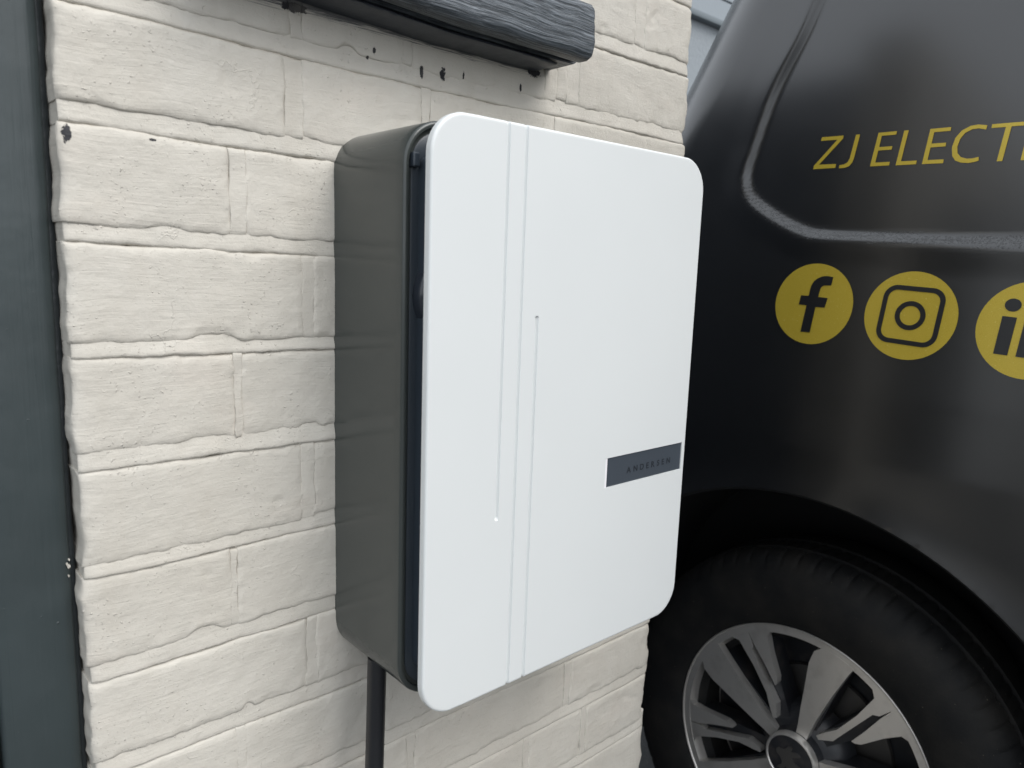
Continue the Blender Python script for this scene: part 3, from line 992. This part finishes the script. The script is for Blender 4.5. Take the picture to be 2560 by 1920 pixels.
def prism(mb, pts, x0, x1, c):
    """closed outline in the wheel plane, from x0 (outer face) to x1"""
    n = len(pts)
    V = [(x0, c[1] + p[0], c[2] + p[1]) for p in pts] + [(x1, c[1] + p[0], c[2] + p[1]) for p in pts]
    mb.add(V, [tuple(range(n)), tuple(range(2 * n - 1, n - 1, -1))] + [(i, n + i, n + (i + 1) % n, (i + 1) % n) for i in range(n)])

def lathe(name, prof, c, mat, parent, n=96, mod=None, close=False, sharp=40):
    V = []; F = []
    for i in range(n):
        a = 2 * math.pi * i / n
        for k, (x, r) in enumerate(prof):
            rr_ = r + (mod(i, k) if mod else 0)
            V.append((x, c[1] + rr_ * math.cos(a), c[2] + rr_ * math.sin(a)))
    m = len(prof)
    for i in range(n):
        i2 = (i + 1) % n
        for k in range(m - (0 if close else 1)):
            k2 = (k + 1) % m
            F.append((i * m + k, i * m + k2, i2 * m + k2, i2 * m + k))
    return mesh_obj(name, V, F, mat, parent, True, sharp)

def wheel(root, c, b0=77.5):
    w = bpy.data.objects.new('wheel', None); col.objects.link(w); w.parent = root
    w.matrix_parent_inverse = Matrix.Translation(-Vector(root.location))
    x = c[0]
    def mo(name, *a, **k):
        o = a; return o
    P = root
    pm = w.matrix_parent_inverse
    def fix(o):
        o.parent = w; o.matrix_parent_inverse = Matrix.Identity(4)
        # wheel empty sits at the world origin, so children keep their coordinates
        return o
    w.matrix_parent_inverse = Matrix.Translation(-Vector(root.location))
    # tyre
    prof = [(x + .030, .200), (x + .006, .226), (x + .000, .2345), (x - .004, .240), (x - .012, .262), (x - .0165, .290), (x - .0150, .312), (x - .0095, .330),
            (x - .0085, .3315), (x - .0030, .3420), (x + .0060, .3520), (x + .0180, .3590), (x + .0340, .3615), (x + .036, .3535), (x + .043, .3535), (x + .045, .3625), (x + .085, .3635), (x + .087, .3555), (x + .094, .3555), (x + .096, .3635), (x + .14, .3625), (x + .18, .352), (x + .21, .30), (x + .20, .21)]
    def mod(i, k):
        if 9 <= k <= 12 and i % 6 == 0: return -.0030
        if 16 <= k <= 20 and i % 4 == 2 and k in (16,): return -.004
        return 0
    fix(lathe('tyre', prof, c, M['tyre'], root, 432, mod, True, 25))
    # barrel and outer flange
    fix(lathe('rim_barrel', [(x + .004, .2325), (x - .0015, .2335), (x - .0028, .2325), (x - .0022, .2308), (x - .0002, .2298), (x - .0002, .2175), (x + .004, .2160), (x + .012, .2140), (x + .05, .2040), (x + .17, .2000)], c, M['alloy'], root, 144))
    fix(lathe('rim_back', [(x + .030, .2120), (x + .085, .205), (x + .09, .10), (x + .09, .001)], c, M['alloy_dark'], root, 72))
    fix(lathe('brake_disc', [(x + .078, .001), (x + .078, .135), (x + .084, .137)], c, M['disc'], root, 72))
    # hub boss and dark web behind the spokes
    fix(lathe('hub', [(x + .06, .085), (x + .030, .080), (x + .018, .066), (x + .012, .050), (x - .004, .046), (x - .006, .0455)], c, M['alloy_dark'], root, 64))
    for k in range(5):
        b = b0 + 72 * k
        mb = MB()
        L = [(.046, 13), (.060, 11), (.093, 10.5), (.183, 9.5), (.207, 8.0), (.2205, 4.5)]
        Rr = [(.2205, -10.0), (.205, -9.5), (.150, -8.6), (.090, -8.2), (.058, -10), (.046, -13)]
        pts = [polar(r_, b + a_) for r_, a_ in L] + [polar(.2215, b - 3)] + [polar(r_, b + a_) for r_, a_ in Rr]
        prism(mb, pts, x - .0005, x + .016, c)
        fix(mb.build('spoke', M['alloy'], root))
        mb = MB()
        armA = [(.2215, 53.5), (.2080, 49.2), (.160, 47.3), (.110, 46.5), (.085, 50.5), (.068, 54), (.066, 48), (.090, 39.5), (.110, 41.2), (.186, 44.0), (.1945, 42.2), (.2215, 42)]
        prism(mb, [polar(r_, b + a_) for r_, a_ in armA], x + .0005, x + .015, c)
        armB = [(.2215, 41.95), (.1950, 41.2), (.155, 38.2), (.122, 35), (.126, 33), (.136, 31.5), (.180, 32.5), (.2100, 32.0), (.2215, 28.5)]
        prism(mb, [polar(r_, b + a_) for r_, a_ in armB], x + .0005, x + .015, c)
        fix(mb.build('forked_spoke', M['alloy'], root))
        # black webs carrying the spokes back into the barrel
        mb = MB()
        for (r0, a0, r1, a1, wd) in ((.05, 0, .216, -1, .022), (.05, 44, .216, 40, .018)):
            p0 = np.array(polar(r0, b + a0)); p1 = np.array(polar(r1, b + a1)); t = (p1 - p0) / np.linalg.norm(p1 - p0); nn = np.array([-t[1], t[0]])
            prism(mb, [tuple(p0 + nn * wd * .6), tuple(p1 + nn * wd * 1.15), tuple(p1 - nn * wd * 1.15), tuple(p0 - nn * wd * .6)], x + .0162, x + .06, c)
        fix(mb.build('spoke_web', M['alloy_dark'], root))
    cap = fix(lathe('hub_cap', [(x + .004, .0465), (x - .012, .0465), (x - .0150, .0450), (x - .0155, .0425), (x - .0138, .0412)], c, M['alloy'], root, 48))
    fix(lathe('cap_disc', [(x - .0136, .0414), (x - .0150, .030), (x - .0155, .001)], c, M['alloy_dark'], root, 48))
    # winged-beast emblem, low relief
    e = [(-.020, -.022), (-.012, -.012), (-.016, -.002), (-.024, .004), (-.022, .014), (-.010, .016), (-.004, .024), (.004, .026), (.003, .018), (.012, .020), (.020, .016), (.012, .011), (.005, .006), (.010, -.001), (.020, -.003), (.024, -.012), (.014, -.012), (.006, -.016), (.010, -.026), (.0, -.024), (-.004, -.014), (-.010, -.022)]
    mb = MB(); V = smooth_poly(e, 3)
    prism(mb, [(-p[0], p[1]) for p in V], x - .0172, x - .013, c)
    fix(mb.build('emblem', M['disc'], root))
    return w

def van():
    root = empty('van', (XC, WC[1], GZ))
    tag(root, 'black panel van with gold lettering and round gold badges', 'van')
    van_body(root)
    van_graphics(root)
    wheel(root, WC)
    wheel(root, (WC[0], WC[1] - 2.95, WC[2]), 40)
    for cy in (WC[1], WC[1] - 2.95):
        c = (2 * XC - WC[0] - .2, cy, WC[2])
        lathe('far_tyre', [(c[0], .2), (c[0], .33), (c[0] + .03, .36), (c[0] + .17, .36), (c[0] + .2, .33), (c[0] + .2, .2)], c, M['tyre'], root, 48, None, True)
    bevel_box('underbody', .80, 2 * XC - .80, -3.6, .42, -.84, -.72, .01, M['liner'], root)
    # tail lamp wrapped on the rear corner, bumper
    V = []; F = []
    zs = np.linspace(-.28, .26, 12)
    for z in zs:
        x0, yr = xs_of(z) - .004, yr_of(z) + .004
        for k in range(9):
            a = math.pi / 2 * (.45 + .55 * k / 8)
            V.append((x0 + .16 * (1 - math.cos(a)), yr - .16 + .16 * math.sin(a), z))
    for i in range(len(zs) - 1):
        for k in range(8): F.append((i * 9 + k, i * 9 + k + 1, (i + 1) * 9 + k + 1, (i + 1) * 9 + k))
    mesh_obj('tail_lamp', V, F, M['lamp'], root)
    bevel_box('rear_bumper', .72, 2 * XC - .72, .44, .56, -.66, -.42, .03, M['liner'], root, 3)
    m = MB()
    m.box(.636, .70, -3.0, -2.0, .17, .60)
    return root
van()

# ------------------------------------------------------------------ neighbouring house glimpsed between wall and van
def house():
    Y = 2.2
    root = empty('house', (4.0, Y, GZ))
    tag(root, 'pale grey house with board cladding glimpsed between brick edge and van', 'house')
    m = MB(); m.box(1.0, 8.0, Y + .02, Y + .3, GZ, 1.602); m.build('rendered_wall', M['render'], root)
    bevel_box('ledge', .98, 8.02, Y - .03, Y + .3, 1.603, 1.640, .006, M['cladding_trim'], root)
    z = 1.642; r = 0
    while z < 3.4:
        x = 1.0 - (.9 if r % 2 else .35)
        h = .125
        while x < 8:
            a, b = max(1.0, x), min(8.0, x + 1.25)
            if b - a > .02:
                bevel_box('board', a, b - .010, Y - .012, Y + .012, z, z + h - .010, .003, M['cladding'], root, 1)
            x += 1.25
        z += h; r += 1
    m = MB(); m.box(1.0, 8.0, Y + .0125, Y + .3, 1.641, 3.42); m.build('sheathing', M['cladding_trim'], root)
    m = MB()
    m.add([(.8, Y - .3, 3.40), (8.2, Y - .3, 3.40), (8.2, Y + 2.6, 4.9), (.8, Y + 2.6, 4.9), (.8, Y - .3, 3.46), (8.2, Y - .3, 3.46), (8.2, Y + 2.6, 4.96), (.8, Y + 2.6, 4.96)],
          [(0, 1, 2, 3), (7, 6, 5, 4), (0, 4, 5, 1), (1, 5, 6, 2), (2, 6, 7, 3), (3, 7, 4, 0)])
    m.build('roof', M['cladding_trim'], root)
house()
